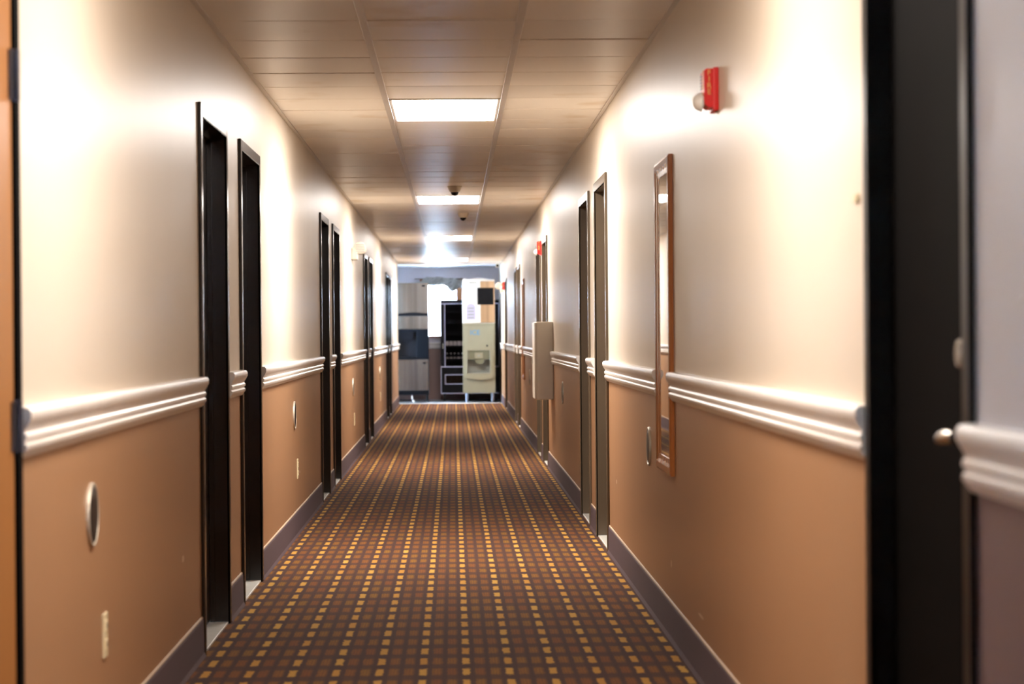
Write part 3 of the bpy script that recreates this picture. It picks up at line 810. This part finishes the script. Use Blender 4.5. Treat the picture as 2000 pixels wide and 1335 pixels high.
# ------------------------------------------------------------------ vending machine
VY = 42.15
t = thing('vending_machine', 'black glass front vending machine with pale trim behind the almond dispenser', 'vending machine', (.295, VY, 0))
vx, vh = .525, 1.80
boxes('cabinet_body', [(-vx, vx, .60, .84, .13, vh), (-vx, -vx+.02, .02, .60, .13, vh), (vx-.02, vx, .02, .60, .13, vh), (-vx+.02, vx-.02, .02, .60, vh-.03, vh), (-vx+.02, vx-.02, .02, .60, .13, .60)], 'blackp', t, bev=.002)
boxes('door_frame', [(-vx, -.445, 0, .02, .60, vh), (.32, vx, 0, .02, .60, vh), (-.445, .32, 0, .02, 1.735, vh), (-vx, vx, 0, .02, .13, .612)], 'blackp', t, bev=.002)
boxes('glass_front', [(-.445, .32, .010, .016, .612, 1.735)], glass('vending_glass', 1.18, (.72, .72, .74, 1)), t)
for b in [(-vx, vx, -.006, .001, 1.727, 1.741), (-.453, -.440, -.006, .001, .618, 1.727), (-vx, vx, -.006, .001, .600, .618), (-vx, vx, -.006, .001, .130, .144), (-vx, -vx+.012, -.006, .001, .144, .600), (vx-.012, vx, -.006, .001, .618, 1.727)]:
    boxes('trim_strip', [b], 'trim', t, bev=.002)
fl = boxes('delivery_flap', [(-.44, .20, -.004, .001, .31, .46)], 'smoke', t)
boxes('flap_trim', [(-.452, .212, -.010, .0, .460, .474), (-.452, .212, -.010, .0, .296, .310), (-.452, -.438, -.010, .0, .310, .460), (.198, .212, -.010, .0, .310, .460)], 'trim', fl, bev=.002)
boxes('door_handle', [(-.492, -.474, -.03, .0, .93, 1.03)], 'chrome', t, bev=.006)
for i, z in enumerate((.72, .96, 1.18, 1.39, 1.58)):
    s = boxes('shelf', [(-.44, .32, .09, .60, z, z+.012)], 'blacks', t)
    boxes('tag_rail', [(-.44, .32, .082, .09, z-.012, z+.024)], 'blackp', s)
for x in (-.46, -.02, .46):
    for y in (.08, .76):
        bm = bmesh.new(); add_lathe(bm, [(0, -.012), (.036, -.012), (.042, -.006), (.042, .006), (.036, .012), (0, .012)], 'x', (x, y, .042), 16)
        add_box(bm, x-.02, x+.02, y-.02, y+.02, .07, .131)
        link('caster', finish(bm, 'caster', True), 'rubber', t)
# goods on the two shelves where they show
def bottle(loc, first=[None]):
    lab, g = 'small pale topped drink bottle on the lower vending machine shelves', 'bottles in the vending machine'
    if first[0] is None:
        b = thing('drink_bottle', lab, 'bottle', loc, 0, g)
        lathe('bottle_body', [(.024, 0), (.026, .01), (.026, .075), (.012, .098), (.012, .108), (0, .108)], 'blacks', b, seg=12)
        lathe('bottle_label', [(.0265, .022), (.0268, .024), (.0268, .048), (.0265, .050)], 'packet', b, seg=12)
        lathe('bottle_cap', [(.014, .104), (.015, .106), (.015, .122), (.012, .124), (0, .124)], 'cap', b, seg=12)
        first[0] = b
    else: dup(first[0], loc, 0)
def packet(loc, first=[None]):
    if first[0] is None:
        bm = bmesh.new()
        add_prism(bm, [(-.030, 0), (.030, 0), (.033, .05), (.028, .095), (-.028, .095), (-.033, .05)], 'y', -.012, .012)
        b = link('snack_packet', finish(bm, 'snack_packet'), 'packet', None, loc)
        tag(b, 'pale snack packet on a middle shelf of the vending machine', 'packet', 'snack packets in the vending machine'); first[0] = b
    else:
        c = first[0].copy(); COL.objects.link(c); c.location = loc
for i in range(5):
    bottle((-.115+i*.068, VY+.135, .732))
    packet((-.115+i*.072, VY+.130, .972))

# ------------------------------------------------------------------ grey sheet swagged over the window
bm = bmesh.new(); NX, NZ = 64, 14; gv = []
def sheet_edge(s):   # s 0..1 from the left machine to the almond ice maker: (top z, bottom z)
    x = -.66+s*.87
    top = 2.13+.105*min(1, s/.22)-.05*max(0, (s-.45)/.55)-.02*math.sin(s*23)*.4
    bot = 2.10-.01*math.sin(s*17)-.06*max(0, 1-abs(s-.30)/.22)*.6-.135*math.exp(-((s-.74)/.13)**2)-.05*(s > .9)
    return x, max(top, bot+.05), bot
for i in range(NX+1):
    x, zt, zb = sheet_edge(i/NX); row = []
    for j in range(NZ+1):
        f = j/NZ; z = zt+(zb-zt)*f
        y = -.085-.055*math.sin(PI*f)*(.6+.4*math.sin(i*.55))-.016*math.sin(i*.9+j*1.3)-.010*math.sin(i*2.1-j*.8)
        row.append(bm.verts.new((x+.008*math.sin(j*1.7+i*.4), y, z)))
    gv.append(row)
for i in range(NX):
    for j in range(NZ): bm.faces.new((gv[i][j], gv[i+1][j], gv[i+1][j+1], gv[i][j+1]))
sh = thing('window_swag', 'crumpled grey plastic sheet swagged across the top of the end window', 'plastic sheet', (0, Y_BACK, 0))
so = link('sheet', finish(bm, 'sheet', True), 'sheet', sh)
md = so.modifiers.new('thickness', 'SOLIDIFY'); md.thickness = .004
tube('hanging_rod', [(-.70, -.075, 2.20), (.22, -.075, 2.20)], .009, 'chrome', sh)
for x in (-.68, .20):
    tube('rod_bracket', [(x, -.075, 2.20), (x, 0, 2.20)], .007, 'chrome', sh)
